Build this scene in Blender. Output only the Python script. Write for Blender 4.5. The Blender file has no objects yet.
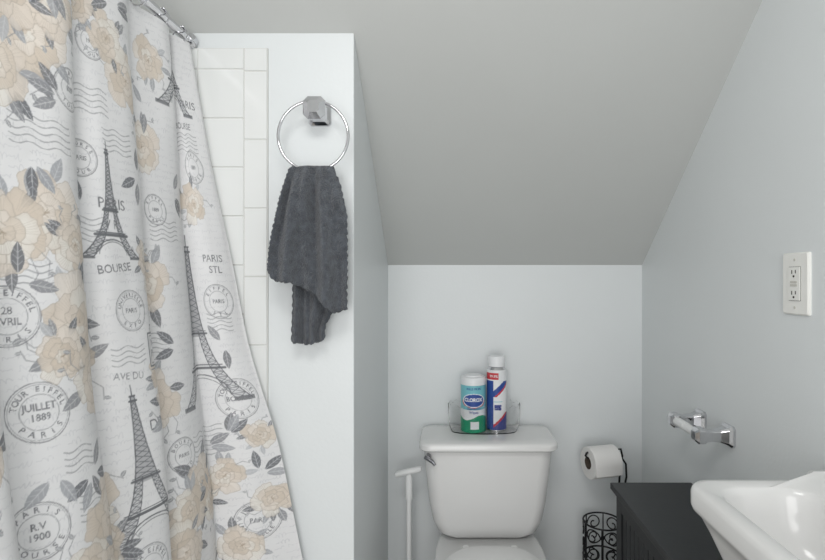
import bpy, math, random
import numpy as np
from mathutils import Vector, noise
random.seed(7)
S=bpy.context.scene
try:
    S.view_settings.view_transform='Standard'; S.view_settings.look='None'
except Exception: pass
COL=S.collection

# ---------------------------------------------------------------- materials
def lin(c):
    return tuple(((x/255)/12.92 if x/255<=.04045 else ((x/255+.055)/1.055)**2.4) for x in c)
def mat(name,rgb,rough=.5,metal=0,bump=0,bscale=200,var=0,vscale=6,trans=0,ior=1.45,sheen=0,coat=0,bdist=.002):
    m=bpy.data.materials.new(name); m.use_nodes=True
    nt=m.node_tree; b=nt.nodes['Principled BSDF']
    c=lin(rgb)
    b.inputs['Base Color'].default_value=(*c,1)
    b.inputs['Roughness'].default_value=rough
    b.inputs['Metallic'].default_value=metal
    b.inputs['IOR'].default_value=ior
    b.inputs['Transmission Weight'].default_value=trans
    b.inputs['Sheen Weight'].default_value=sheen
    b.inputs['Coat Weight'].default_value=coat
    tc=nt.nodes.new('ShaderNodeTexCoord')
    if var>0:
        n=nt.nodes.new('ShaderNodeTexNoise'); n.inputs['Scale'].default_value=vscale; n.inputs['Detail'].default_value=3
        r=nt.nodes.new('ShaderNodeValToRGB')
        r.color_ramp.elements[0].position=.3; r.color_ramp.elements[1].position=.7
        r.color_ramp.elements[0].color=(*[x*(1-var) for x in c],1)
        r.color_ramp.elements[1].color=(*[min(1,x*(1+var)) for x in c],1)
        nt.links.new(tc.outputs['Object'],n.inputs['Vector'])
        nt.links.new(n.outputs['Fac'],r.inputs['Fac']); nt.links.new(r.outputs['Color'],b.inputs['Base Color'])
    if bump>0:
        n=nt.nodes.new('ShaderNodeTexNoise'); n.inputs['Scale'].default_value=bscale; n.inputs['Detail'].default_value=4
        bp=nt.nodes.new('ShaderNodeBump'); bp.inputs['Strength'].default_value=bump; bp.inputs['Distance'].default_value=bdist
        nt.links.new(tc.outputs['Object'],n.inputs['Vector'])
        nt.links.new(n.outputs['Fac'],bp.inputs['Height']); nt.links.new(bp.outputs['Normal'],b.inputs['Normal'])
    return m
M_wall=mat('wall_paint',(223,227,228),.4,bump=.15,bscale=120,var=.01,vscale=3)
M_ceil=mat('ceiling_paint',(198,200,198),.5,bump=.12,bscale=120,var=.01,vscale=3)
M_floor=mat('floor_vinyl',(180,176,170),.5,var=.06)
M_tile=mat('white_tile',(228,230,229),.15,var=.01,vscale=8,coat=.3)
M_grout=mat('grout',(208,208,205),.8,bump=.1)
M_chrome=mat('chrome',(215,215,218),.06,1,var=.02)
M_chromed=mat('dark_chrome',(150,150,154),.12,1,var=.02)
M_porc=mat('porcelain',(226,226,225),.2,coat=.3,var=.005)
M_seat=mat('toilet_plastic',(230,230,229),.25,var=.005)
M_black=mat('black_paint',(36,38,40),.4,var=.08,vscale=20,bump=.08,bscale=90)
M_wire=mat('black_wire',(22,22,24),.4,var=.05)
M_paper=mat('tissue_paper',(232,231,229),.9,bump=.3,bscale=300)
M_card=mat('cardboard_core',(84,74,64),.9,bump=.2)
M_towel=mat('charcoal_terry',(80,85,92),1,bump=1,bscale=380,var=.30,vscale=70,sheen=.3,bdist=.006)
M_plate=mat('outlet_plastic',(238,238,234),.35,var=.005)
M_dark=mat('slot_dark',(60,58,56),.6,var=.02)
M_btn=mat('outlet_button_grey',(205,203,196),.5,var=.02)
M_white=mat('white_plastic',(232,233,233),.35,var=.005)
M_rubber=mat('rubber',(60,40,36),.6,var=.05)
M_acryl=mat('clear_acrylic',(254,254,254),.06,trans=1,ior=1.17,var=.001)
M_teal=mat('label_teal',(120,190,200),.35,var=.03)
M_green=mat('label_green',(30,150,110),.35,var=.04)
M_blue=mat('label_blue',(48,78,150),.35,var=.03)
M_navy=mat('label_navy',(64,74,140),.35,var=.03)
M_red=mat('label_red',(198,56,66),.35,var=.03)
M_lwhite=mat('label_white',(230,232,234),.35,var=.01)

# ---------------------------------------------------------------- mesh builder
class MB:
    def __init__(s): s.v=[];s.f=[];s.m=[];s.mats=[]
    def mi(s,m):
        if m not in s.mats: s.mats.append(m)
        return s.mats.index(m)
    def add(s,vs,fs,m):
        o=len(s.v); k=s.mi(m)
        s.v+= [tuple(p) for p in vs]
        for f in fs: s.f.append([i+o for i in f]); s.m.append(k)
    def box(s,a,b,m):
        x0,y0,z0=a;x1,y1,z1=b
        s.add([(x0,y0,z0),(x1,y0,z0),(x1,y1,z0),(x0,y1,z0),(x0,y0,z1),(x1,y0,z1),(x1,y1,z1),(x0,y1,z1)],
              [(0,3,2,1),(4,5,6,7),(0,1,5,4),(1,2,6,5),(2,3,7,6),(3,0,4,7)],m)
    def loft(s,rings,m,cap0=True,cap1=True,closed=True):
        n=len(rings[0]); vs=[p for r in rings for p in r]; fs=[]
        for i in range(len(rings)-1):
            for j in range(n if closed else n-1):
                k=(j+1)%n
                fs.append((i*n+j,i*n+k,(i+1)*n+k,(i+1)*n+j))
        if cap0: fs.append(tuple(range(n-1,-1,-1)))
        if cap1: fs.append(tuple((len(rings)-1)*n+j for j in range(n)))
        s.add(vs,fs,m)
    def tube(s,pts,r,m,n=8,closed=False):
        pts=[Vector(p) for p in pts]; L=len(pts); rings=[]
        up=None
        for i,p in enumerate(pts):
            if closed: t=pts[(i+1)%L]-pts[i-1]
            else: t=pts[min(i+1,L-1)]-pts[max(i-1,0)]
            t.normalize()
            if up is None:
                up=Vector((0,0,1)) if abs(t.z)<.9 else Vector((1,0,0))
            up=(up-t*up.dot(t)); up.normalize(); w=t.cross(up)
            rr=r[i] if isinstance(r,(list,tuple)) else r
            rings.append([p+(up*math.cos(a)+w*math.sin(a))*rr for a in [2*math.pi*k/n for k in range(n)]])
        if closed: rings.append(rings[0])
        s.loft(rings,m,not closed,not closed)
    def lathe(s,prof,c,m,n=40,axis='z'):
        rings=[]
        for r,h in prof:
            ring=[]
            for k in range(n):
                a=2*math.pi*k/n; p,q=r*math.cos(a),r*math.sin(a)
                if axis=='z': ring.append((c[0]+p,c[1]+q,c[2]+h))
                elif axis=='y': ring.append((c[0]+p,c[1]+h,c[2]+q))
                else: ring.append((c[0]+h,c[1]+p,c[2]+q))
            rings.append(ring)
        s.loft(rings,m)
    def rotz(s,cx,cy,a):
        c,sn=math.cos(a),math.sin(a)
        s.v=[(cx+(x-cx)*c-(y-cy)*sn,cy+(x-cx)*sn+(y-cy)*c,z) for x,y,z in s.v]
    def obj(s,name,parent=None,smooth=True,bevel=0,sub=0,bseg=2,angle=35,label=None):
        me=bpy.data.meshes.new(name); me.from_pydata(s.v,[],s.f)
        for m in s.mats: me.materials.append(m)
        me.polygons.foreach_set('material_index',s.m)
        me.update()
        import bmesh
        bm=bmesh.new(); bm.from_mesh(me); bmesh.ops.remove_doubles(bm,verts=bm.verts,dist=1e-6)
        bmesh.ops.recalc_face_normals(bm,faces=bm.faces); bm.to_mesh(me); bm.free()
        if smooth:
            me.shade_smooth()
            try: me.set_sharp_from_angle(angle=math.radians(angle))
            except Exception: pass
        o=bpy.data.objects.new(name,me); COL.objects.link(o)
        if bevel:
            b=o.modifiers.new('bevel','BEVEL'); b.width=bevel; b.segments=bseg; b.limit_method='ANGLE'; b.angle_limit=math.radians(40)
        if parent: o.parent=parent; o.matrix_parent_inverse=parent.matrix_world.inverted()
        if label: o['label']=label
        return o
def empty(name,loc,label,cat):
    e=bpy.data.objects.new(name,None); e.location=loc; e.empty_display_size=.05; COL.objects.link(e)
    e['label']=label; e['category']=cat
    bpy.context.view_layer.update()
    return e
def top(o,label,cat): o['label']=label; o['category']=cat; return o
def struct(o,label): o['kind']='structure'; o['label']=label; o['category']='room'; return o
def rrect(cx,cy,hx,hy,r,z,n=6):
    r=min(r,hx-.0005,hy-.0005); P=[]
    for sx,sy,a0 in ((1,1,0),(-1,1,90),(-1,-1,180),(1,-1,270)):
        for k in range(n+1):
            a=math.radians(a0+90*k/n)
            P.append((cx+sx*(hx-r)+r*math.cos(a),cy+sy*(hy-r)+r*math.sin(a),z))
    return P
_tc={}
def text_tris(s,bold=.0):
    key=(s,bold)
    if key in _tc: return _tc[key]
    cu=bpy.data.curves.new('t','FONT'); cu.body=s; cu.size=1; cu.align_x='CENTER'; cu.align_y='CENTER'; cu.offset=bold; cu.resolution_u=3
    o=bpy.data.objects.new('t',cu); COL.objects.link(o)
    dg=bpy.context.evaluated_depsgraph_get(); dg.update()
    me=bpy.data.meshes.new_from_object(o.evaluated_get(dg)); me.calc_loop_triangles()
    V=[(v.co.x,v.co.y) for v in me.vertices]; T=[tuple(t.vertices) for t in me.loop_triangles]
    bpy.data.objects.remove(o); bpy.data.curves.remove(cu); bpy.data.meshes.remove(me)
    _tc[key]=(V,T); return V,T

# ---------------------------------------------------------------- room
D=1.83; XR=.6985; XP=-.2256; YP=1.181; ZK=1.2545; SL=.81; ZC=2.12; YC=D-(ZC-ZK)/SL; YB=-1.3; XL=-1.35
def prism(name,poly,axis,a,b,m,label,bevel=0):
    B=MB()
    def P(p,t):
        return {'x':(t,p[0],p[1]),'y':(p[0],t,p[1]),'z':(p[0],p[1],t)}[axis]
    B.loft([[P(p,a) for p in poly],[P(p,b) for p in poly]],m)
    return struct(B.obj(name,smooth=False,bevel=bevel),label)
prism('floor',[(XL-.1,YB),(XR+.1,YB),(XR+.1,D+.1),(XL-.1,D+.1)],'z',-.1,0,M_floor,'plain light vinyl bathroom floor')
prism('wall_back',[(XP-.0,0),(XR,0),(XR,ZK),(XP-.0,ZK)],'y',D,D+.1,M_wall,'low pale grey painted knee wall behind the toilet')
prism('wall_right',[(YB,0),(D,0),(D,ZK),(YC,ZC),(YB,ZC)],'x',XR,XR+.1,M_wall,'pale grey painted side wall under the sloped ceiling')
zt=lambda y: ZK+SL*(D-y)
prism('wall_partition',[(YP,0),(D+.1,0),(D+.1,ZK-.08),(D,ZK),(YP,zt(YP))],'x',XL,XP,M_wall,'pale grey painted partition wall closing the shower',bevel=.002)
prism('wall_left',[(YB,0),(YP,0),(YP,zt(YP)),(YC,ZC),(YB,ZC)],'x',XL-.1,XL,M_tile,'white shower side wall')
prism('ceiling',[(D,ZK),(YC,ZC),(YB,ZC),(YB,ZC+.1),(YC,ZC+.12),(D+.1,ZK+.03),(D+.1,ZK)],'x',XL-.1,XR+.1,M_ceil,'grey painted ceiling sloping down to the knee wall')
B=MB(); X0=-.427; zt0=1.742
B.box((XL,YP-.0055,.0),(X0+.001,YP,zt0),M_grout)
def tile(x0,x1,z0,z1):
    g=.0007; x0+=g;x1-=g;z0+=g;z1-=g; c=.0012; y0=YP-.005; y1=YP-.0075
    B.add([(x0,y0,z0),(x1,y0,z0),(x1,y0,z1),(x0,y0,z1),(x0+c,y1,z0+c),(x1-c,y1,z0+c),(x1-c,y1,z1-c),(x0+c,y1,z1-c)],
          [(4,5,6,7),(0,1,5,4),(1,2,6,5),(2,3,7,6),(3,0,4,7)],M_tile)
z=1.688; tile(X0-.054,X0,z,zt0)
while z>0: tile(X0-.054,X0,max(0,z-.160),z); z-=.160
x=X0-.054
while x>XL+.02:
    tile(max(XL,x-.108),x,1.693,zt0); z=1.693
    while z>0: tile(max(XL,x-.108),x,max(0,z-.1145),z); z-=.1145
    x-=.108
struct(B.obj('wall_shower',smooth=False),'white glazed square wall tiles with narrow edge trim')

# ---------------------------------------------------------------- curtain rod
XRD=-.606; ZRD=1.756
B=MB(); B.lathe([(.0105,0),(.0105,-1.9)],(XRD,YP-.008,ZRD),M_chrome,24,'y')
rod=B.obj('curtain_rod')
top(rod,'straight chrome shower rod fixed to the tiled wall','curtain rod')
B=MB(); B.lathe([(.018,0),(.018,-.006),(.014,-.014),(.012,-.018)],(XRD,YP-.008,ZRD),M_chrome,28,'y')
B.obj('flange',rod)

# ---------------------------------------------------------------- curtain cloth
NU,NV=820,1150; ZT=1.738; ZB=.33
zz=[.30,.571,.84,1.065,1.312,1.492,1.735]; xx=[-.285,-.337,-.393,-.46,-.512,-.55,-.597]
uu=np.linspace(0,1,NU)[None,:]; vv=np.linspace(0,1,NV)[:,None]
Z=ZT-(ZT-ZB)*vv+0*uu
def smooth1(a,k):
    kern=np.hanning(k); kern/=kern.sum(); h=k//2
    return np.stack([np.convolve(np.concatenate([2*r[0]-r[1:h+1][::-1],r,2*r[-1]-r[-h-1:-1][::-1]]),kern,'valid') for r in a])
far=np.interp(Z,zz,xx); off=far+.606
off=np.ascontiguousarray(smooth1(off.T[:1],161).T)+0*uu
uw=np.clip(uu+.016*np.sin(2.6*vv+5*uu)*np.minimum(1,uu*5),0,1)
ph=smooth1(np.interp(uw,[0,.25,.43,.60,.82,1.0],[0,1,2,3,4,5])+0*vv,77)*2*np.pi
hx=smooth1(np.interp(uu,[0,.22,.45,1],[1,.42,.40,.36]),65)
gy=smooth1(np.interp(uu,[0,.22,1],[0,.105,1]),65)
amp=np.interp(uw,[0,.12,.25,.43,.60,.82,1.0],[.004,.015,.010,.013,.016,.018,.016])*(.95+.2*vv)
X=-.606+off*hx-.006+amp*(np.sin(ph)+.18*np.sin(2*ph+1.5*vv))+.005*vv*np.sin(15*uu+3*vv)*np.minimum(1,uu*8)
Y=1.158-.69*gy+.010*np.cos(ph)*np.minimum(1,uu*10)
X=X+.0020*np.sin(33*uu+9*vv)+.0014*np.sin(21*vv+20*uu)
X=X+.0022*np.sin(51*uu-6*vv+1)*np.minimum(1,uu*8)
mid=NV//2
ds=np.sqrt(np.diff(X[mid])**2+np.diff(Y[mid])**2); s=np.concatenate([[0],np.cumsum(ds)])
W=float(s[-1]); SCL=.893/W; s=s*SCL; W=.893; H=ZT-ZB
CW=1600; CH=int(CW*H/W); K=CW/W
C=np.ones((CH,CW,3))*np.array([221,221,222])
def blend(mask,y0,x0,col,a):
    h,w=mask.shape; sub=C[y0:y0+h,x0:x0+w]
    sub+= (np.array(col)-sub)*(mask[...,None]*a)
def bbox(P,pad=2):
    x0=max(0,int(P[:,0].min()-pad));x1=min(CW,int(P[:,0].max()+pad+1));y0=max(0,int(P[:,1].min()-pad));y1=min(CH,int(P[:,1].max()+pad+1))
    return x0,x1,y0,y1
def poly(pts,col,a=1):
    P=np.array(pts)*K; x0,x1,y0,y1=bbox(P)
    if x1<=x0 or y1<=y0: return
    gx,gy_=np.meshgrid(np.arange(x0,x1)+.5,np.arange(y0,y1)+.5); ins=np.zeros(gx.shape,bool)
    n=len(P)
    for i in range(n):
        ax,ay=P[i]; bx,by=P[(i+1)%n]
        if ay==by: continue
        c=((ay>gy_)!=(by>gy_))&(gx<(bx-ax)*(gy_-ay)/(by-ay)+ax); ins^=c
    blend(ins.astype(float),y0,x0,col,a)
def line(pts,w,col,a=1):
    P=np.array(pts)*K; w=w*K/2; x0,x1,y0,y1=bbox(P,w+2)
    if x1<=x0 or y1<=y0: return
    gx,gy_=np.meshgrid(np.arange(x0,x1)+.5,np.arange(y0,y1)+.5); d=np.full(gx.shape,1e9)
    for i in range(len(P)-1):
        ax,ay=P[i];bx,by=P[i+1];dx,dy=bx-ax,by-ay;L=dx*dx+dy*dy+1e-9
        t=np.clip(((gx-ax)*dx+(gy_-ay)*dy)/L,0,1); d=np.minimum(d,np.hypot(gx-ax-t*dx,gy_-ay-t*dy))
    blend(np.clip(w+.5-d,0,1),y0,x0,col,a)
def text(st,cx,cy,size,col,rot=0,a=1,bold=0.01,sx=1):
    V,T=text_tris(st,bold); c,sn=math.cos(rot),math.sin(rot)
    Q=[(cx+(x*sx*c+y*sn)*size, cy+(x*sx*sn-y*c)*size) for x,y in V]
    for t in T: poly([Q[i] for i in t],col,a)
DK=(116,117,121); MD=(138,139,143); LT=(172,173,177)
def arctext(st,cx,cy,r,size,col,a0,a1,inner=False):
    n=len(st)
    for i,ch in enumerate(st):
        if ch==' ': continue
        a=a0+(a1-a0)*(i/(n-1)); 
        x=cx+r*math.sin(a); y=cy-r*math.cos(a)
        text(ch,x,y,size,col,rot=a+(math.pi if inner else 0),bold=.01)
def circ(cx,cy,r,w,col,a=1):
    line([(cx+r*math.cos(t),cy+r*math.sin(t)) for t in np.linspace(0,2*math.pi,40)],w,col,a)
def stamp(cx,cy,r,top_,mid_,bot_,rot=0):
    circ(cx,cy,r,.0014,DK,.8); circ(cx,cy,r*.93,.0008,MD,.7); circ(cx,cy,r*.60,.0010,MD,.8)
    sp=min(2.6,.34*len(top_)); arctext(top_,cx,cy,r*.765,r*.28,DK,-sp/2+rot,sp/2+rot)
    sp=min(2.2,.34*len(bot_)); arctext(bot_,cx,cy,r*.765,r*.28,DK,math.pi+sp/2+rot,math.pi-sp/2+rot,True)
    k=len(mid_)
    for i,m_ in enumerate(mid_):
        text(m_,cx,cy+(i-(k-1)/2)*r*.36,r*.34,DK,rot*.3,sx=.92)
def waves(cx,cy,w,n,gap,col=MD):
    for i in range(n):
        line([(cx-w/2+w*t,cy+(i-(n-1)/2)*gap+.0028*math.sin(t*w*150)) for t in np.linspace(0,1,40)],.0014,col,.8)
def tower(cx,t0,t1,w,tilt=0,a=.9):
    h=t1-t0
    def P(x,y): return (cx+x*w+tilt*y*h, t1-y*h)
    hw=lambda y:.47*math.exp(-4.4*y)+.050*(1-y)**.8+.005
    ys=np.linspace(0,.93,30)
    inn=lambda y: max(0,hw(y)-(.17*math.exp(-2.2*y)))
    for sgn in (-1,1):
        leg=[P(sgn*hw(y),y) for y in ys if y<=.40]+[P(sgn*inn(y),y) for y in ys[::-1] if y<=.40]
        poly(leg,LT,.45*a)
    poly([P(hw(y),y) for y in ys if y>=.36]+[P(-hw(y),y) for y in ys[::-1] if y>=.36],MD,.6*a)
    T_=(98,100,104)
    for sgn in (-1,1):
        line([P(sgn*hw(y),y) for y in ys],.0022,T_,a)
        line([P(sgn*inn(y),y) for y in ys if y<=.42],.0017,T_,a)
        yy=[0,.035,.07,.105,.14,.17,.20,.235,.27,.305,.34,.37,.40]
        for i in range(len(yy)-1):
            a_,b_=yy[i],yy[i+1]
            line([P(sgn*hw(a_),a_),P(sgn*inn(b_),b_)],.0011,T_,a); line([P(sgn*inn(a_),a_),P(sgn*hw(b_),b_)],.0011,T_,a)
            line([P(sgn*hw(b_),b_),P(sgn*inn(b_),b_)],.0010,T_,a)
    yy=np.linspace(.42,.90,15)
    for i in range(14):
        a_,b_=yy[i],yy[i+1]
        line([P(hw(a_),a_),P(-hw(b_),b_)],.0012,T_,a); line([P(-hw(a_),a_),P(hw(b_),b_)],.0012,T_,a)
    line([P(.30*math.cos(t),.03+.125*math.sin(t)) for t in np.linspace(0,math.pi,24)],.0022,T_,a)
    line([P(.26*math.cos(t),.03+.105*math.sin(t)) for t in np.linspace(0,math.pi,24)],.0012,T_,a)
    for y,e,th in ((.195,.05,.0050),(.215,.04,.002),(.405,.03,.0042),(.42,.025,.002),(.90,.012,.004),(.93,.008,.003)):
        line([P(-hw(y)-e,y),P(hw(y)+e,y)],th,T_,a)
    line([P(0,.93),P(0,1)],.0020,T_,a)
    for sgn in (-1,1): poly([P(sgn*(hw(0)+.03),-.012),P(sgn*(inn(0)-.03),-.012),P(sgn*(inn(0)-.03),.014),P(sgn*(hw(0)+.03),.014)],T_,.8*a)
R=random.Random(3)
def leaf(cx,cy,L,w,rot,col):
    U=[(t*L,w*math.sin(math.pi*t)**.8*(1-.3*t)) for t in np.linspace(0,1,14)]
    Q=U+[(x,-y) for x,y in U[::-1]]
    f=lambda x,y:(cx+x*math.cos(rot)-y*math.sin(rot),cy+x*math.sin(rot)+y*math.cos(rot))
    poly([f(*q) for q in Q],col,.88); line([f(0,0),f(L*.95,0)],.0012,(205,206,208),.8)
    for t in (.25,.45,.65):
        for sg in (-1,1): line([f(t*L,0),f((t+.14)*L,sg*w*.6)],.0007,(205,206,208),.7)
BG=[(212,202,191),(217,209,200),(207,196,183),(220,215,208),(202,190,176)]
EG=(176,166,155)
def petal(cx,cy,rot,r,wd,col):
    p1,p2=R.random()*6,R.random()*6
    def ring(k_):
        P=[]
        for t in np.linspace(0,2*math.pi,34,endpoint=False):
            k=1+.06*math.sin(5*t+p1)+.045*math.sin(9*t+p2)
            rx,ry=r*k_*k*math.cos(t),wd*k_*k*math.sin(t)*(1+.25*math.cos(t))
            if t<.25 or t>2*math.pi-.25: rx*=.90
            P.append((cx+rx*math.cos(rot)-ry*math.sin(rot),cy+rx*math.sin(rot)+ry*math.cos(rot)))
        return P
    P=ring(1); poly(P,col,.74)
    lc=tuple(min(228,c_+10) for c_ in col)
    for kk in (.85,.68,.5): poly(ring(kk),lc,.28)
    line(P[-10:]+P[:11],.0009,EG,.8)
    for q in (-.6,-.38,-.15,.1,.32,.55):
        line([(cx+r*u_*math.cos(rot)-wd*q*(.5+.5*u_)*math.sin(rot),cy+r*u_*math.sin(rot)+wd*q*(.5+.5*u_)*math.cos(rot)) for u_ in (-.2,.1,.5,.8)],.0007,EG,.4)
def rose(cx,cy,r,leaves=True):
    if leaves:
        n=R.choice((4,5,6))
        for i in range(n):
            a=R.random()*6.28+i*6.28/n; L=r*R.uniform(.6,.9)
            leaf(cx+r*.8*math.cos(a),cy+r*.8*math.sin(a),L,L*.24,a+R.uniform(-.5,.5),R.choice([DK,MD,(158,160,165),(106,108,113),(178,180,184)]))
        for i in range(4):
            a=R.random()*6.28
            line([(cx+r*.8*math.cos(a),cy+r*.8*math.sin(a)),(cx+r*1.25*math.cos(a+.15),cy+r*1.25*math.sin(a+.15)),(cx+r*1.45*math.cos(a+.4),cy+r*1.45*math.sin(a+.4))],.0012,MD,.8)
            leaf(cx+r*1.4*math.cos(a+.35),cy+r*1.4*math.sin(a+.35),r*.22,r*.07,a,MD)
    o=R.random()*6
    for k,(rad,pr,wd,n) in enumerate(((.66,.46,.44,5),(.44,.38,.38,5),(.24,.28,.28,4),(.11,.18,.17,3))):
        for i in range(n):
            a=o+k*.55+i*2*math.pi/n+R.uniform(-.28,.28); q=R.uniform(.82,1.15)
            petal(cx+r*rad*q*math.cos(a),cy+r*rad*q*math.sin(a),a,r*pr*R.uniform(.85,1.2),r*wd*R.uniform(.85,1.2),R.choice(BG))
    for i in range(9):
        a=R.random()*6.28; d=r*.13*R.random(); line([(cx,cy),(cx+d*math.cos(a)*1.5,cy+d*math.sin(a)*1.5)],.0012,(170,156,140),.8)
# faint slanting handwriting
for j in range(int(H/.014)):
    y=.01+j*.014; x=R.uniform(0,.03)
    while x<W:
        L=R.uniform(.012,.045); n=int(L/.0008)
        p=R.random()*6; am=R.uniform(.0016,.0030); fq=R.uniform(.6,.95); dy=R.uniform(-.0015,.0015)
        P=[(x+L*i/n+.0012*math.sin(i*fq*1.1+p),y+dy-.05*L*i/n+am*math.sin(i*fq+p)*(1+.9*math.sin(i*.19+p))) for i in range(n)]
        if len(P)>3: line(P,.0008,(178,179,184),R.uniform(.25,.6))
        x+=L+R.uniform(.004,.016)
for c_ in ((.42,.455,.08,5,.009),(.735,.885,.12,7,.010),(.30,.33,.10,5,.010),(.31,.79,.05,4,.009),(.83,.63,.06,5,.009),(.44,.24,.09,5,.010),(.80,.235,.10,5,.009),(.45,1.09,.1,6,.01),(.66,.44,.08,5,.009),(.48,.665,.07,4,.009),(.26,.53,.07,4,.009),(.61,.66,.06,5,.009),(.50,.30,.07,5,.009),(.34,.86,.08,5,.009)):
    waves(*c_)
tower(.765,.44,.80,.19,.0)
tower(.76,-.12,.175,.16)
tower(.47,.305,.50,.115)
tower(.50,.715,.985,.19,-.10)
tower(.30,-.08,.06,.12)
tower(.41,-.06,.10,.08)
tower(.19,.77,.98,.12)
tower(.06,.35,.60,.15); tower(.77,1.13,1.4,.18); tower(.30,1.08,1.36,.18)
stamp(.235,.585,.040,'TOUR EIFFEL',['28','AVRIL'],'PARIS')
stamp(.262,.715,.040,'TOUR EIFFEL',['JUILLET','1889'],'PARIS')
stamp(.245,.870,.038,'PARIS',['R.V','1900'],'BOURSE')
stamp(.495,.590,.035,'UNIVERSELLE',['PARIS'],'EXPO')
stamp(.835,.585,.038,'EIFFEL',['PARIS'],'STL')
stamp(.835,.80,.044,'TOUR EIFFEL',['BOURSE'],'PARIS')
stamp(.835,1.07,.042,'JUILLET',['PARIS'],'UNIVERSELLE',.3)
stamp(.82,.29,.036,'PARIS',['1889'],'BOURSE'); stamp(.42,.34,.030,'BOURSE',['PARIS'],'TOUR')
stamp(.48,1.03,.042,'TOUR EIFFEL',['PARIS'],'1889'); stamp(.10,.92,.045,'PARIS',['1889'],'BOURSE')
stamp(.36,.25,.032,'PARIS',['1889'],'TOUR'); stamp(.64,.88,.034,'BOURSE',['PARIS'],'EXPO')
stamp(.46,.14,.030,'PARIS',['1900'],'TOUR'); stamp(.64,.40,.030,'EIFFEL',['1889'],'PARIS')
text('PARIS',.475,.41,.025,DK,bold=0); text('V R',.47,.445,.022,DK,bold=0); text('BOURSE',.470,.518,.020,DK,-.1,bold=0)
text('PARIS',.835,.49,.022,DK,bold=0); text('STL',.84,.515,.022,DK,bold=0)
text('AVE DU',.475,.70,.017,MD,.1,bold=0); text('DINE',.535,.79,.026,DK,-.1,sx=1.05,bold=0)
text('PARIS',.83,.15,.024,DK,bold=0); text('BOURSE',.80,.20,.020,DK,bold=0)
for a_ in ((.29,.19,.062),(.235,.25,.054),(.33,.14,.045),(.26,.14,.05),(.54,.18,.050),(.50,.12,.04),(.43,.08,.038),(.29,.445,.060),(.235,.475,.054),(.34,.485,.038),(.62,.28,.048),(.80,.37,.040),(.60,.545,.052),(.56,.50,.034),
    (.335,.60,.062),(.30,.645,.038),(.37,.685,.052),(.59,.765,.054),(.56,.71,.035),(.69,.955,.058),(.73,1.00,.042),(.64,.99,.045),(.86,.885,.030),(.37,.90,.060),(.31,.96,.05),(.40,.97,.045),(.865,1.03,.036),(.62,1.06,.05),(.79,.965,.034),(.80,1.12,.04),
    (.66,.10,.04),(.11,.15,.06),(.10,.75,.06),(.12,1.0,.06),(.50,1.15,.06),(.14,1.25,.06),(.68,1.28,.06)):
    rose(*a_)
for cx_,cy_,n_ in ((.28,.37,4),(.34,.27,3),(.33,.82,4),(.42,.42,2),(.80,.88,3),(.70,.36,3),(.55,.35,3),(.66,.67,2),(.25,.54,2),(.83,.68,2),(.52,.05,3),(.33,.10,3),(.27,.80,2),(.64,.20,2),(.55,.63,2),(.76,.90,3),(.85,.97,3)):
    for i in range(n_):
        a=R.random()*6.28; leaf(cx_+.012*math.cos(a),cy_+.012*math.sin(a),.042,.010,a,R.choice([DK,MD,(106,108,113),(158,160,165)]))
bx,by=.555,.655
poly([(bx-.026,by-.022),(bx+.026,by-.022),(bx+.028,by+.036),(bx-.028,by+.036)],(221,221,222),.8)
for e,wd in ((0,.0028),(.005,.0012)):
    line([(bx-.026+e,by-.022+e),(bx+.026-e,by-.022+e),(bx+.028-e,by+.036-e),(bx-.028+e,by+.036-e),(bx-.026+e,by-.022+e)],wd,DK)
line([(bx-.012,by-.024),(bx-.012,by-.036),(bx+.012,by-.036),(bx+.012,by-.024)],.0024,DK)
line([(bx-.028,by+.042),(bx+.028,by+.042)],.002,MD)
text('N.31',bx,by-.004,.017,DK); text('PARIS',bx,by+.014,.017,DK)

gi=np.clip((CH-1)*np.linspace(0,1,NV),0,CH-1).astype(int)
gj=np.clip((W-s)/W*(CW-1),0,CW-1).astype(int)
Cs=(C+np.roll(C,1,0)+np.roll(C,1,1)+np.roll(np.roll(C,1,0),1,1))/4
col=Cs[gi][:,gj]/255
col=np.where(col<=.04045,col/12.92,((col+.055)/1.055)**2.4)
me=bpy.data.meshes.new('curtain_fabric'); nv=NU*NV
me.vertices.add(nv); me.vertices.foreach_set('co',np.stack([X,Y,Z],-1).astype(np.float32).ravel())
ii=(np.arange(NV-1)[:,None]*NU+np.arange(NU-1)[None,:]).ravel()
q=np.stack([ii,ii+1,ii+1+NU,ii+NU],-1).astype(np.int32); nf=len(q)
me.loops.add(nf*4); me.loops.foreach_set('vertex_index',q.ravel())
me.polygons.add(nf); me.polygons.foreach_set('loop_start',np.arange(nf,dtype=np.int32)*4)
me.update(calc_edges=True); me.shade_smooth()
ca=me.color_attributes.new('print','FLOAT_COLOR','POINT')
ca.data.foreach_set('color',np.concatenate([col.reshape(-1,3),np.ones((nv,1))],1).astype(np.float32).ravel())
m=bpy.data.materials.new('printed_polyester'); m.use_nodes=True; nt=m.node_tree; b=nt.nodes['Principled BSDF']
at=nt.nodes.new('ShaderNodeAttribute'); at.attribute_name='print'
nt.links.new(at.outputs['Color'],b.inputs['Base Color']); b.inputs['Roughness'].default_value=.6
tc=nt.nodes.new('ShaderNodeTexCoord'); n=nt.nodes.new('ShaderNodeTexNoise'); n.inputs['Scale'].default_value=14
bp=nt.nodes.new('ShaderNodeBump'); bp.inputs['Strength'].default_value=.45; bp.inputs['Distance'].default_value=.012
nt.links.new(tc.outputs['Object'],n.inputs['Vector']); nt.links.new(n.outputs['Fac'],bp.inputs['Height']); nt.links.new(bp.outputs['Normal'],b.inputs['Normal'])
me.materials.append(m)
cur=empty('shower_curtain',(XRD,.8,ZRD),'white shower curtain printed with beige roses, grey towers and postmarks','shower curtain')
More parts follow.
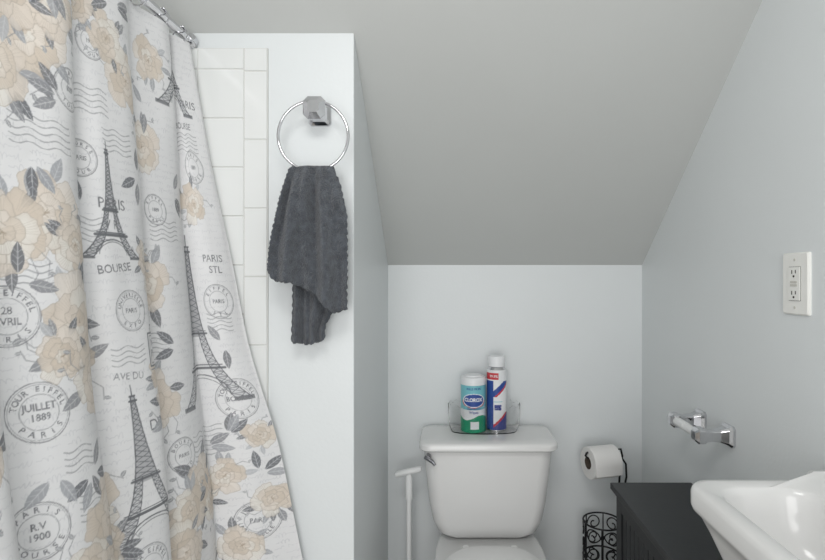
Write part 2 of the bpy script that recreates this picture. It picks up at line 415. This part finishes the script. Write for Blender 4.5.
o=bpy.data.objects.new('curtain_fabric',me); COL.objects.link(o); o.parent=cur; o.matrix_parent_inverse=cur.matrix_world.inverted()
for k in range(9):
    y=1.13-.075*k
    B=MB(); B.tube([(XRD+.0165*math.cos(a),y+.004*math.sin(a),ZRD-.006+.0175*math.sin(a)) for a in [2*math.pi*i/24 for i in range(24)]],.0016,M_chrome,6,True)
    for a in (0,1,2): 
        B.lathe([(.0005,-.003),(.003,-.002),(.0035,0),(.003,.002),(.0005,.003)],(XRD+(a-1)*.006,y,ZRD+.0135),M_chrome,10)
    B.obj('curtain_ring',cur,label='chrome roller ring')

# ---------------------------------------------------------------- towel ring
tr=empty('towel_ring',(-.307,YP,1.583),'chrome towel ring on a faceted square mount','towel ring')
def sq(cx,cz,h,y,ch=.42):
    c=h*ch
    return [(cx+a,y,cz+b_) for a,b_ in ((h,-h+c),(h,h-c),(h-c,h),(-h+c,h),(-h,h-c),(-h,-h+c),(-h+c,-h),(h-c,-h))]
B=MB(); B.loft([sq(-.304,1.586,h,y,c_) for h,y,c_ in ((.026,YP,.2),(.026,YP-.006,.2),(.019,YP-.014,.3),(.015,YP-.03,.42),(.018,YP-.044,.42),(.0255,YP-.050,.42),(.0255,YP-.056,.42),(.013,YP-.066,.42))],M_chrome)
B.obj('mount',tr,smooth=False,bevel=.0008)
RR=.0785; RZ=1.523
B=MB(); B.tube([(-.307+RR*math.sin(a),YP-.053,RZ+RR*math.cos(a)) for a in [2*math.pi*i/96 for i in range(96)]],.0035,M_chrome,12,True)
B.obj('ring',tr)

# ---------------------------------------------------------------- towel
def ip(x,a,b): return float(np.interp(x,a,b))
B=MB(); NUu,NVf,NVb=190,220,200; yr=YP-.053; zr=RZ-RR
rows=[]
def fold(u,t,k):
    return .013*math.sin(u*13+k+1.6*t)+.007*math.sin(u*25+1.3*k-2*t)
for j in range(NVf+1):
    t=1-j/NVf; row=[]
    for i in range(NUu+1):
        u=i/NUu
        xt=-.354+u*.092
        xb=-.402+u*.174
        zb=ip(u,[0,.08,.3,.6,.85,1],[1.222,1.200,1.196,1.172,1.128,1.138])-.0035*abs(math.sin(u*40))
        w=ip(t,[0,.12,.35,.7,1],[0,.14,.45,.86,1])
        wr=ip(t,[0,.12,.35,.7,1],[0,.50,.98,1.0,.96])
        ww=w*(1-u)+wr*u
        x=xt+(xb-xt)*ww
        z=zr+.006+(zb-zr-.006)*t
        edge=.0026*abs(math.sin(t*58))
        if i<3: x-=edge*(3-i)/3
        if i>NUu-3: x+=edge*(i-NUu+3)/3
        y=yr-.010-.014*min(1,t*4)+fold(u,t,0)*min(1,.25+t*3)
        row.append((x,y,z))
    rows.append(row)
rows.append([(-.354+i/NUu*.092,yr,zr+.010) for i in range(NUu+1)])
for j in range(NVb+1):
    t=j/NVb; row=[]
    for i in range(NUu+1):
        u=i/NUu
        xt=-.354+u*.092; xb=-.358+u*.072
        zb=ip(u,[0,.5,.9,1],[1.060,1.055,1.062,1.068])-.003*abs(math.sin(u*18))
        x=xt+(xb-xt)*t
        if u>.55: x+= .036*(u-.55)/.45*max(0,math.sin((t-.3)*math.pi/.62))*(1 if .3<t<.92 else 0)
        z=zr+.006+(zb-zr-.006)*t
        y=yr+.012+.006*min(1,t*3)+fold(u,t,2)*.6*min(1,t*3)-.010*max(0,t-.6)
        e=.0026*abs(math.sin(t*66))
        if i<3: x-=e*(3-i)/3
        if i>NUu-3: x+=e*(i-NUu+3)/3
        row.append((x,y,z))
    rows.append(row)
n=NUu+1
vs=[]
for r in rows:
    for p in r:
        v=Vector(p); vs.append((p[0]+.0007*noise.noise(v*360+Vector((9,0,0))),p[1]+.0018*noise.noise(v*380)+.006*noise.noise(Vector((p[0]*40,0,p[2]*18))),p[2]+.0007*noise.noise(v*360)))
fs=[(a*n+c,a*n+c+1,(a+1)*n+c+1,(a+1)*n+c) for a in range(len(rows)-1) for c in range(n-1)]
B.add(vs,fs,M_towel); tw=B.obj('hand_towel',angle=180); md=tw.modifiers.new('s','SOLIDIFY'); md.thickness=.004; md.offset=0
top(tw,'charcoal grey plush hand towel with scalloped edge hanging from ring','towel')

# ---------------------------------------------------------------- toilet
TX=.124
toi=empty('toilet',(TX,1.4,0),'white porcelain two-piece toilet with closed lid','toilet')
B=MB()
sec=[(.352,.11,.055,1.715),(.357,.145,.07,1.715),(.372,.165,.078,1.713),(.41,.181,.084,1.711),(.47,.192,.088,1.708),(.55,.201,.092,1.706),(.60,.206,.094,1.705),(.653,.210,.095,1.705)]
B.loft([rrect(TX,c,hx_,hy,.045,z,8) for z,hx_,hy,c in sec],M_porc); B.obj('tank',toi)
B=MB(); cy=1.7
B.loft([rrect(TX,cy,hx_,hy,.04,z,8) for z,hx_,hy in ((.651,.212,.10),(.654,.219,.108),(.659,.2235,.112),(.673,.2235,.112),(.678,.221,.109),(.681,.215,.103),(.682,.16,.07))],M_porc); B.obj('tank_lid',toi)
B=MB()
B.tube([(TX-.192,1.625,.634),(TX-.194,1.597,.634)],.009,M_chromed,14)
B.tube([(TX-.203,1.596,.638),(TX-.194,1.590,.635),(TX-.179,1.587,.626),(TX-.171,1.585,.616)],[.006,.0065,.006,.0045],M_chromed,10)
B.obj('flush_lever',toi,label='chrome flush lever')
def egg(z,hx_,yf,yb,n=48,eb=2.8,tp=.14):
    cy=yf+(yb-yf)*.55; P=[]
    for k in range(n):
        a=2*math.pi*k/n; c,s_=math.cos(a),math.sin(a)
        e=eb if s_>0 else 2.1
        x=hx_*math.copysign(abs(c)**(2/e),c); y=(yb-cy if s_>0 else cy-yf)*math.copysign(abs(s_)**(2/e),s_)
        if s_>0: x*=1-tp*s_
        P.append((TX+x,cy+y,z))
    return P
B=MB()
B.loft([egg(0,.105,1.16,1.62),egg(.03,.10,1.17,1.61),egg(.12,.095,1.18,1.62),egg(.2,.12,1.12,1.66),egg(.27,.15,1.05,1.70),egg(.325,.168,1.02,1.76,eb=4),egg(.348,.172,1.01,1.78,eb=5),egg(.352,.166,1.02,1.775,eb=5)],M_porc); B.obj('bowl',toi)
B=MB(); B.loft([egg(.353,.168,1.01,1.525,tp=.2),egg(.357,.174,1.005,1.53,tp=.2),egg(.370,.174,1.005,1.53,tp=.2),egg(.374,.17,1.01,1.525,tp=.2)],M_seat); B.obj('seat',toi)
B=MB(); B.loft([egg(.375,.170,1.008,1.53,eb=3.2,tp=.2),egg(.379,.175,1.0,1.535,eb=3.2,tp=.2),egg(.390,.175,1.002,1.534,eb=3.2,tp=.2),egg(.3965,.163,1.02,1.52,eb=3.2,tp=.2),egg(.400,.09,1.13,1.44,eb=3.2,tp=.2)],M_seat); B.obj('seat_lid',toi)
for sx in (-.075,.075):
    B=MB(); B.lathe([(.015,0),(.015,.016),(.010,.021)],(TX+sx,1.56,.352),M_seat,20); B.obj('hinge_cap',toi)

# ---------------------------------------------------------------- tray, canister, spray can
ZL=.682
tx=.117; ty=1.735
B=MB()
def trayring(z,hx_,hy,w=0): 
    P=[]
    for k in range(144):
        a=2*math.pi*k/144; e=2.7
        c,s_=math.cos(a),math.sin(a)
        x=hx_*math.copysign(abs(c)**(2/e),c);y=hy*math.copysign(abs(s_)**(2/e),s_)
        P.append((tx+x,ty+y,z+w*(.5+.5*math.cos(16*a))))
    return P
B.loft([trayring(ZL+.0005,.113,.050),trayring(ZL+.02,.120,.052),trayring(ZL+.06,.124,.054),trayring(ZL+.086,.124,.055,.008),
        trayring(ZL+.0875,.1228,.0538,.008),trayring(ZL+.086,.1218,.0528,.008),trayring(ZL+.06,.1218,.0518),trayring(ZL+.02,.1178,.0498),trayring(ZL+.003,.110,.047)],M_acryl)
top(B.obj('clear_tray'),'clear acrylic open tray standing on the toilet tank lid','tray')
def can_body(B,cx,cy,z0,r,h,fn,n=120,m_=110):
    for j in range(m_):
        for k in range(n):
            a0=2*math.pi*k/n;a1=2*math.pi*(k+1)/n;za=z0+h*j/m_;zb=z0+h*(j+1)/m_
            th=((a0+a1)/2+math.pi/2+math.pi)%(2*math.pi)-math.pi
            B.add([(cx+r*math.cos(a),cy+r*math.sin(a),z) for a,z in ((a0,za),(a1,za),(a1,zb),(a0,zb))],[(0,1,2,3)],fn(th*r,(j+.5)/m_*h))
def wrap(B,s_,cx,cy,r,th0,z,size,m,bold=.02,rot=0,sx=1):
    V,T=text_tris(s_,bold); c,sn=math.cos(rot),math.sin(rot); P=[]
    for x,y in V:
        x*=sx; X_,Y_=(x*c-y*sn)*size,(x*sn+y*c)*size
        a=-math.pi/2+th0+X_/r; P.append((cx+(r+.0006)*math.cos(a),cy+(r+.0006)*math.sin(a),z+Y_))
    B.add(P,T,m)
zb=ZL+.0035
cx,cy,r=.080,1.733,.043
wc=empty('wipes_canister',(cx,cy,zb),'round disinfecting wipes canister with teal and green label','canister')
def f1(x,h):
    if h<.050+.008*math.sin(x*60): 
        return M_lwhite if (abs(x-.004)<.015 and .012<h<.038) else M_green
    e=(x/.037)**2+((h-.108)/.021)**2
    if e<1: return M_blue
    if e<1.25: return M_lwhite
    if e<1.55 and h<.108: return M_red
    if h>.136: return M_teal
    if h<.076: return M_lwhite
    return M_teal
B=MB(); can_body(B,cx,cy,zb,r,.158,f1)
B.lathe([(.038,0),(r,.0)],(cx,cy,zb),M_lwhite,96)
wrap(B,'CLOROX',cx,cy,r,-.03,zb+.110,.0165,M_lwhite,.04,sx=.92)
wrap(B,'Disinfecting',cx,cy,r,0,zb+.080,.010,M_blue,.02)
wrap(B,'Wipes',cx,cy,r,0,zb+.068,.012,M_blue,.02)
wrap(B,'KILLS 99.9%',cx,cy,r,0,zb+.147,.010,M_blue,.02)
B.obj('body',wc)
B=MB(); B.lathe([(r+.001,.1585),(r+.001,.176),(r-.002,.183),(.03,.185),(.028,.189),(.012,.190)],(cx,cy,zb),M_lwhite,64); B.obj('lid',wc)
cx,cy,r=.161,1.738,.034
sc=empty('spray_can',(cx,cy,zb),'tall aerosol spray can with white cap, red and blue label','spray can')
def f2(x,h):
    if h<.006: return M_chrome
    if .176<h<.198: return M_red if x<.004 else M_lwhite
    k=h-.9*x
    if h<.172 and x<-.014: return M_blue
    if .118<h<.170: return M_blue if .128<k<.150 else (M_red if .120<k<.128 else M_lwhite)
    if .100<h<.103: return M_teal if x<.018 else M_lwhite
    if .072<h<.090: return M_navy if abs(x-.002)<.012 else M_lwhite
    if h<.062: return M_red if .026<k<.036 else (M_navy if k<.026 else M_lwhite)
    return M_lwhite
B=MB(); can_body(B,cx,cy,zb,r,.208,f2)
B.lathe([(r,.208),(.027,.218),(.025,.220)],(cx,cy,zb),M_chrome,64)
wrap(B,'99.9%',cx,cy,r,-.40,zb+.187,.012,M_lwhite,.02)
B.obj('body',sc)
B=MB(); B.lathe([(.0295,.2185),(.0295,.248),(.027,.253),(.015,.255)],(cx,cy,zb),M_lwhite,48); B.obj('cap',sc)

# ---------------------------------------------------------------- plunger with T handle
pl=empty('toilet_plunger',(-.139,1.70,0),'white plastic toilet plunger with T-shaped handle beside the toilet','plunger')
B=MB(); B.lathe([(.009,.12),(.009,.545)],(-.139,1.70,0),M_white,20); B.lathe([(.0125,.46),(.0125,.53),(.010,.54)],(-.139,1.70,0),M_white,20); B.obj('pole',pl)
B=MB(); B.tube([(-.184,1.70,.541),(-.178,1.70,.544),(-.139,1.70,.553),(-.102,1.70,.561),(-.096,1.70,.562)],[.007,.0105,.0105,.0105,.007],M_white,16); B.obj('handle',pl)
B=MB(); B.lathe([(.055,0),(.06,.015),(.058,.05),(.035,.09),(.015,.11),(.013,.13)],(-.139,1.70,0),M_rubber,32); B.obj('cup',pl)

# ---------------------------------------------------------------- freestanding paper stand
sx_,sy_=.520,1.715; ANG=math.radians(14)
st=empty('toilet_paper_stand',(sx_,sy_,0),'black scrolled wire toilet paper stand with basket','toilet paper stand')
B=MB()
px_=sx_+.064
B.tube([(px_,sy_,.01),(px_,sy_,.50),(px_+.004,sy_,.56),(px_+.012,sy_,.595),(px_+.006,sy_,.618),(px_-.010,sy_,.618),(px_-.014,sy_,.602),(px_-.03,sy_,.5985),(sx_-.058,sy_,.5985),(sx_-.064,sy_,.606),(sx_-.060,sy_,.615),(sx_-.052,sy_,.617)],.0036,M_wire,8)
B.tube([(px_,sy_,.46),(px_+.020,sy_,.485),(px_+.028,sy_,.52),(px_+.026,sy_,.565),(px_+.012,sy_,.585)],.0034,M_wire,8)
B.rotz(sx_,sy_,ANG)
B.obj('pole',st)
B=MB(); rb=.064
def cring(z,r=rb,w=.003): B.tube([(sx_+r*math.cos(a),sy_+r*math.sin(a),z) for a in [2*math.pi*i/48 for i in range(48)]],w,M_wire,8,True)
for z in (.378,.26,.14,.05): cring(z)
for k in range(6):
    a=2*math.pi*k/6+.2; B.tube([(sx_+rb*math.cos(a),sy_+rb*math.sin(a),z) for z in (.01,.378)],.0022,M_wire,6)
def scroll(a0,z0,h,fl):
    pts=[]
    for i in range(25):
        t=i/24; an=t*2.6*math.pi; rr_=h*.27*(1-t*.85)
        pts.append((rr_*math.cos(an)*fl,rr_*math.sin(an)+h*.22))
    q=[(-x_,-y_) for x_,y_ in pts][::-1]
    for P in (pts,q):
        B.tube([(sx_+rb*math.cos(a0+x_/rb),sy_+rb*math.sin(a0+x_/rb),z0+y_) for x_,y_ in P],.0023,M_wire,6)
for zc,hh in ((.320,.11),(.20,.11),(.095,.09)):
    for k in range(6):
        scroll(2*math.pi*(k+.5)/6+.2,zc,hh,1 if k%2 else -1)
B.obj('basket',st)
B=MB(); B.lathe([(rb+.006,0),(rb+.006,.008),(.02,.012)],(sx_,sy_,0),M_wire,40); B.obj('base',st)
B=MB()
rx0=sx_-.005; RZc=.581
prof=[(.021,-.050),(.0515,-.050),(.053,-.048),(.053,.048),(.0515,.050),(.021,.050)]
rings=[]
for r_,h_ in prof+[prof[0]]:
    rings.append([(rx0+h_,sy_+r_*math.cos(a),RZc+r_*math.sin(a)) for a in [2*math.pi*k/56 for k in range(56)]])
B.loft(rings,M_paper,False,False)
B.loft([[(rx0+h_,sy_+.0205*math.cos(a),RZc+.0205*math.sin(a)) for a in [2*math.pi*k/40 for k in range(40)]] for h_ in (-.0505,.0505)],M_card,False,False)
sh=[]
for z in np.linspace(RZc,RZc-.03,8): sh.append([(rx0+x_,sy_-.0538,float(z)) for x_ in (-.048,.048)])
B.loft(sh,M_paper,False,False,False)
B.rotz(sx_,sy_,ANG)
top(B.obj('toilet_paper_roll'),'white toilet paper roll on the black wire stand','toilet paper')

# ---------------------------------------------------------------- black cabinet
CX0,CY0,CY1,CZ=.462,1.04,1.452,.616
cab=empty('cabinet',(.58,1.25,0),'narrow black painted cabinet with grooved panel sides','cabinet')
B=MB(); B.box((CX0,CY0,CZ-.018),(XR-.002,CY1,CZ),M_black); B.obj('cabinet_top',cab,smooth=False,bevel=.002)
B=MB(); a0=CX0+.014
B.box((a0+.006,CY0+.014,.06),(XR-.004,CY1-.014,CZ-.0181),M_black)
for y0,y1 in ((CY0+.012,CY0+.052),(CY1-.052,CY1-.012)): B.box((a0,y0,.0),(a0+.02,y1,CZ-.0182),M_black)
B.box((a0,CY0+.052,CZ-.065),(a0+.02,CY1-.052,CZ-.0182),M_black); B.box((a0,CY0+.052,.06),(a0+.02,CY1-.052,.12),M_black)
y=CY0+.056
while y<CY1-.07:
    B.box((a0+.003,y,.12),(a0+.008,y+.027,CZ-.065),M_black); y+=.0302
B.obj('body',cab,smooth=False,bevel=.0015)

# ---------------------------------------------------------------- wall paper holder
wp=empty('toilet_paper_holder',(XR,1.325,.813),'empty chrome wall toilet paper holder with white roller','toilet paper holder')
for yy in (1.394,1.255):
    B=MB()
    def sx2(h,x,ch=.26,yy=yy):
        c=h*ch
        return [(x,yy+a,.813+b_) for a,b_ in ((h,-h+c),(h,h-c),(h-c,h),(-h+c,h),(-h,h-c),(-h,-h+c),(-h+c,-h),(h-c,-h))]
    B.loft([sx2(h,XR-d) for h,d in ((.0265,0),(.0265,.006),(.021,.013),(.0150,.03),(.0135,.05),(.0150,.060),(.0185,.068),(.0185,.084),(.011,.092))],M_chrome)
    B.obj('post',wp,smooth=False,bevel=.0006)
B=MB(); B.lathe([(.006,-.062),(.006,-.054),(.0110,-.053),(.0110,.0),(.0120,.0),(.0120,.053),(.006,.054),(.006,.062)],(XR-.076,1.3245,.813),M_white,24,'y'); B.obj('roller',wp,label='white spring roller')

# ---------------------------------------------------------------- outlet
oy,oz=1.0105,1.1925
ol=empty('wall_outlet',(XR,oy,oz),'white double wall outlet with rectangular cover plate','outlet')
def rx(cy,cz,hy,hz,r_,x): return [(x,a,b_) for a,b_,_ in rrect(cy,cz,hy,hz,r_,0,4)]
B=MB(); B.loft([rx(oy,oz,.0385,.0625,.004,XR),rx(oy,oz,.0385,.0625,.004,XR-.003),rx(oy,oz,.0355,.0595,.004,XR-.006)],M_plate); B.obj('cover_plate',ol,angle=20)
B=MB(); B.loft([rx(oy,oz,.0176,.0343,.001,XR-.0061),rx(oy,oz,.0176,.0343,.001,XR-.0064)],M_dark)
B.loft([rx(oy,oz,.0168,.0335,.001,XR-.0061),rx(oy,oz,.0168,.0335,.001,XR-.008)],M_plate)
def fr(y0,y1,z0,z1,m,x=XR-.0082): B.box((x-.0006,oy+y0,oz+z0),(x+.001,oy+y1,oz+z1),m)
for s_ in (1,-1):
    c=.021*s_
    fr(.0045,.0062,c-.001,c+.0065,M_dark); fr(-.0062,-.0045,c-.0002,c+.0065,M_dark)
    B.lathe([(.0022,-.0007),(.0022,.0005)],(XR-.0082,oy,oz+c-.006),M_dark,14,'x')
fr(-.010,.010,.001,.0055,M_btn); fr(-.010,.010,-.0055,-.001,M_btn)
for s_ in (1,-1): B.lathe([(.0028,-.0005),(.0028,.0005)],(XR-.0063,oy,oz+.048*s_),M_btn,14,'x')
B.obj('receptacle',ol,smooth=False)

# ---------------------------------------------------------------- sink
SX0,SX1=.403,XR-.001; SY0,SY1=.38,.872; SZ=.856
sk=empty('pedestal_sink',(.58,.62,0),'white porcelain pedestal sink with raised back ledge','sink')
B=MB()
cx,cy=(SX0+SX1)/2,(SY0+SY1)/2; hx_,hy=(SX1-SX0)/2,(SY1-SY0)/2
def lift(P,k=1):
    out=[]
    for x,y,z in P:
        t=min(1,max(0,(x-.604)/.016)); t=t*t*(3-2*t); out.append((x,y,z+.016*t*k))
    return out
NS=40
def denser(P):
    n=len(P); res=[]
    for i in range(n):
        a,b=P[i],P[(i+1)%n]; res.append(a)
        if (i+1)%15==0:
            for k in range(1,NS): t=k/NS; res.append((a[0]+(b[0]-a[0])*t,a[1]+(b[1]-a[1])*t,a[2]))
    return res
def rr(ix,iy,z,r_,xs=0,k=0): return lift(denser(rrect(cx+xs,cy,hx_-ix,hy-iy,r_,z,14)),k)
def rin(ix,iy,z,r_,k=0):
    x0=SX0+ix; x1=.600-ix*.30
    return lift(denser(rrect((x0+x1)/2,cy,(x1-x0)/2,hy-iy,r_,z,14)),k)
rings=[rr(.10,.18,SZ-.20,.03,.03),rr(.070,.13,SZ-.19,.045,.022),rr(.040,.080,SZ-.155,.05,.014),rr(.024,.045,SZ-.110,.045,.008),rr(.015,.024,SZ-.066,.04,.003),rr(.010,.012,SZ-.046,.038,0,.3),
 rr(.002,.002,SZ-.038,.038,0,.6),rr(.0,.0,SZ-.031,.038,0,1),rr(.0,.0,SZ-.011,.038,0,1),rr(.002,.002,SZ-.004,.037,0,1),rr(.006,.006,SZ,.035,0,1),rr(.013,.013,SZ,.033,0,1),rin(.028,.034,SZ-.0005,.045,1),
 rin(.031,.037,SZ-.003,.05,.6),rin(.034,.041,SZ-.014,.05,.1),rin(.038,.047,SZ-.045,.05,0),rin(.045,.058,SZ-.080,.05),rin(.057,.085,SZ-.106,.045),rin(.075,.15,SZ-.118,.03)]
B.loft(rings,M_porc); B.obj('basin',sk,angle=70)
B=MB(); B.lathe([(.018,0),(.02,.002),(.012,.003)],(cx-.045,cy,SZ-.118),M_chrome,24); B.obj('drain',sk,label='chrome drain')
B=MB(); B.loft([rrect(.61,cy,.085,.10,.04,0,8),rrect(.61,cy,.08,.095,.04,.03,8),rrect(.61,cy,.055,.065,.04,.10,8),rrect(.61,cy,.05,.055,.04,.45,8),rrect(.61,cy,.07,.075,.04,SZ-.19,8)],M_porc); B.obj('pedestal',sk,angle=60)

# ---------------------------------------------------------------- light + camera
def area(loc,rot,size,e,c=(1,1,1)):
    l=bpy.data.lights.new('lamp','AREA'); l.shape='DISK'; l.size=size; l.energy=e; l.color=c
    o=bpy.data.objects.new('ceiling_or_fill_light',l); o.location=loc; o.rotation_euler=rot; COL.objects.link(o); return o
area((-.12,.12,2.08),(math.radians(20),math.radians(-6),0),.6,9,(1,.985,.97))
area((-.1,-1.25,1.1),(math.radians(100),0,0),1.3,18.5,(1,.992,.985))  # added fill lamp low behind the camera, tilted up to brighten the slope
w=bpy.data.worlds.new('w'); S.world=w; w.use_nodes=True
w.node_tree.nodes['Background'].inputs[0].default_value=(.99,.997,1,1); w.node_tree.nodes['Background'].inputs[1].default_value=.75
cam=bpy.data.cameras.new('camera'); cam.sensor_width=36; cam.lens=503/825*36; cam.shift_x=-37.5/825; cam.clip_start=.02
co=bpy.data.objects.new('camera',cam); co.location=(0,0,1.2); co.rotation_euler=(math.radians(90),0,0); COL.objects.link(co); S.camera=co
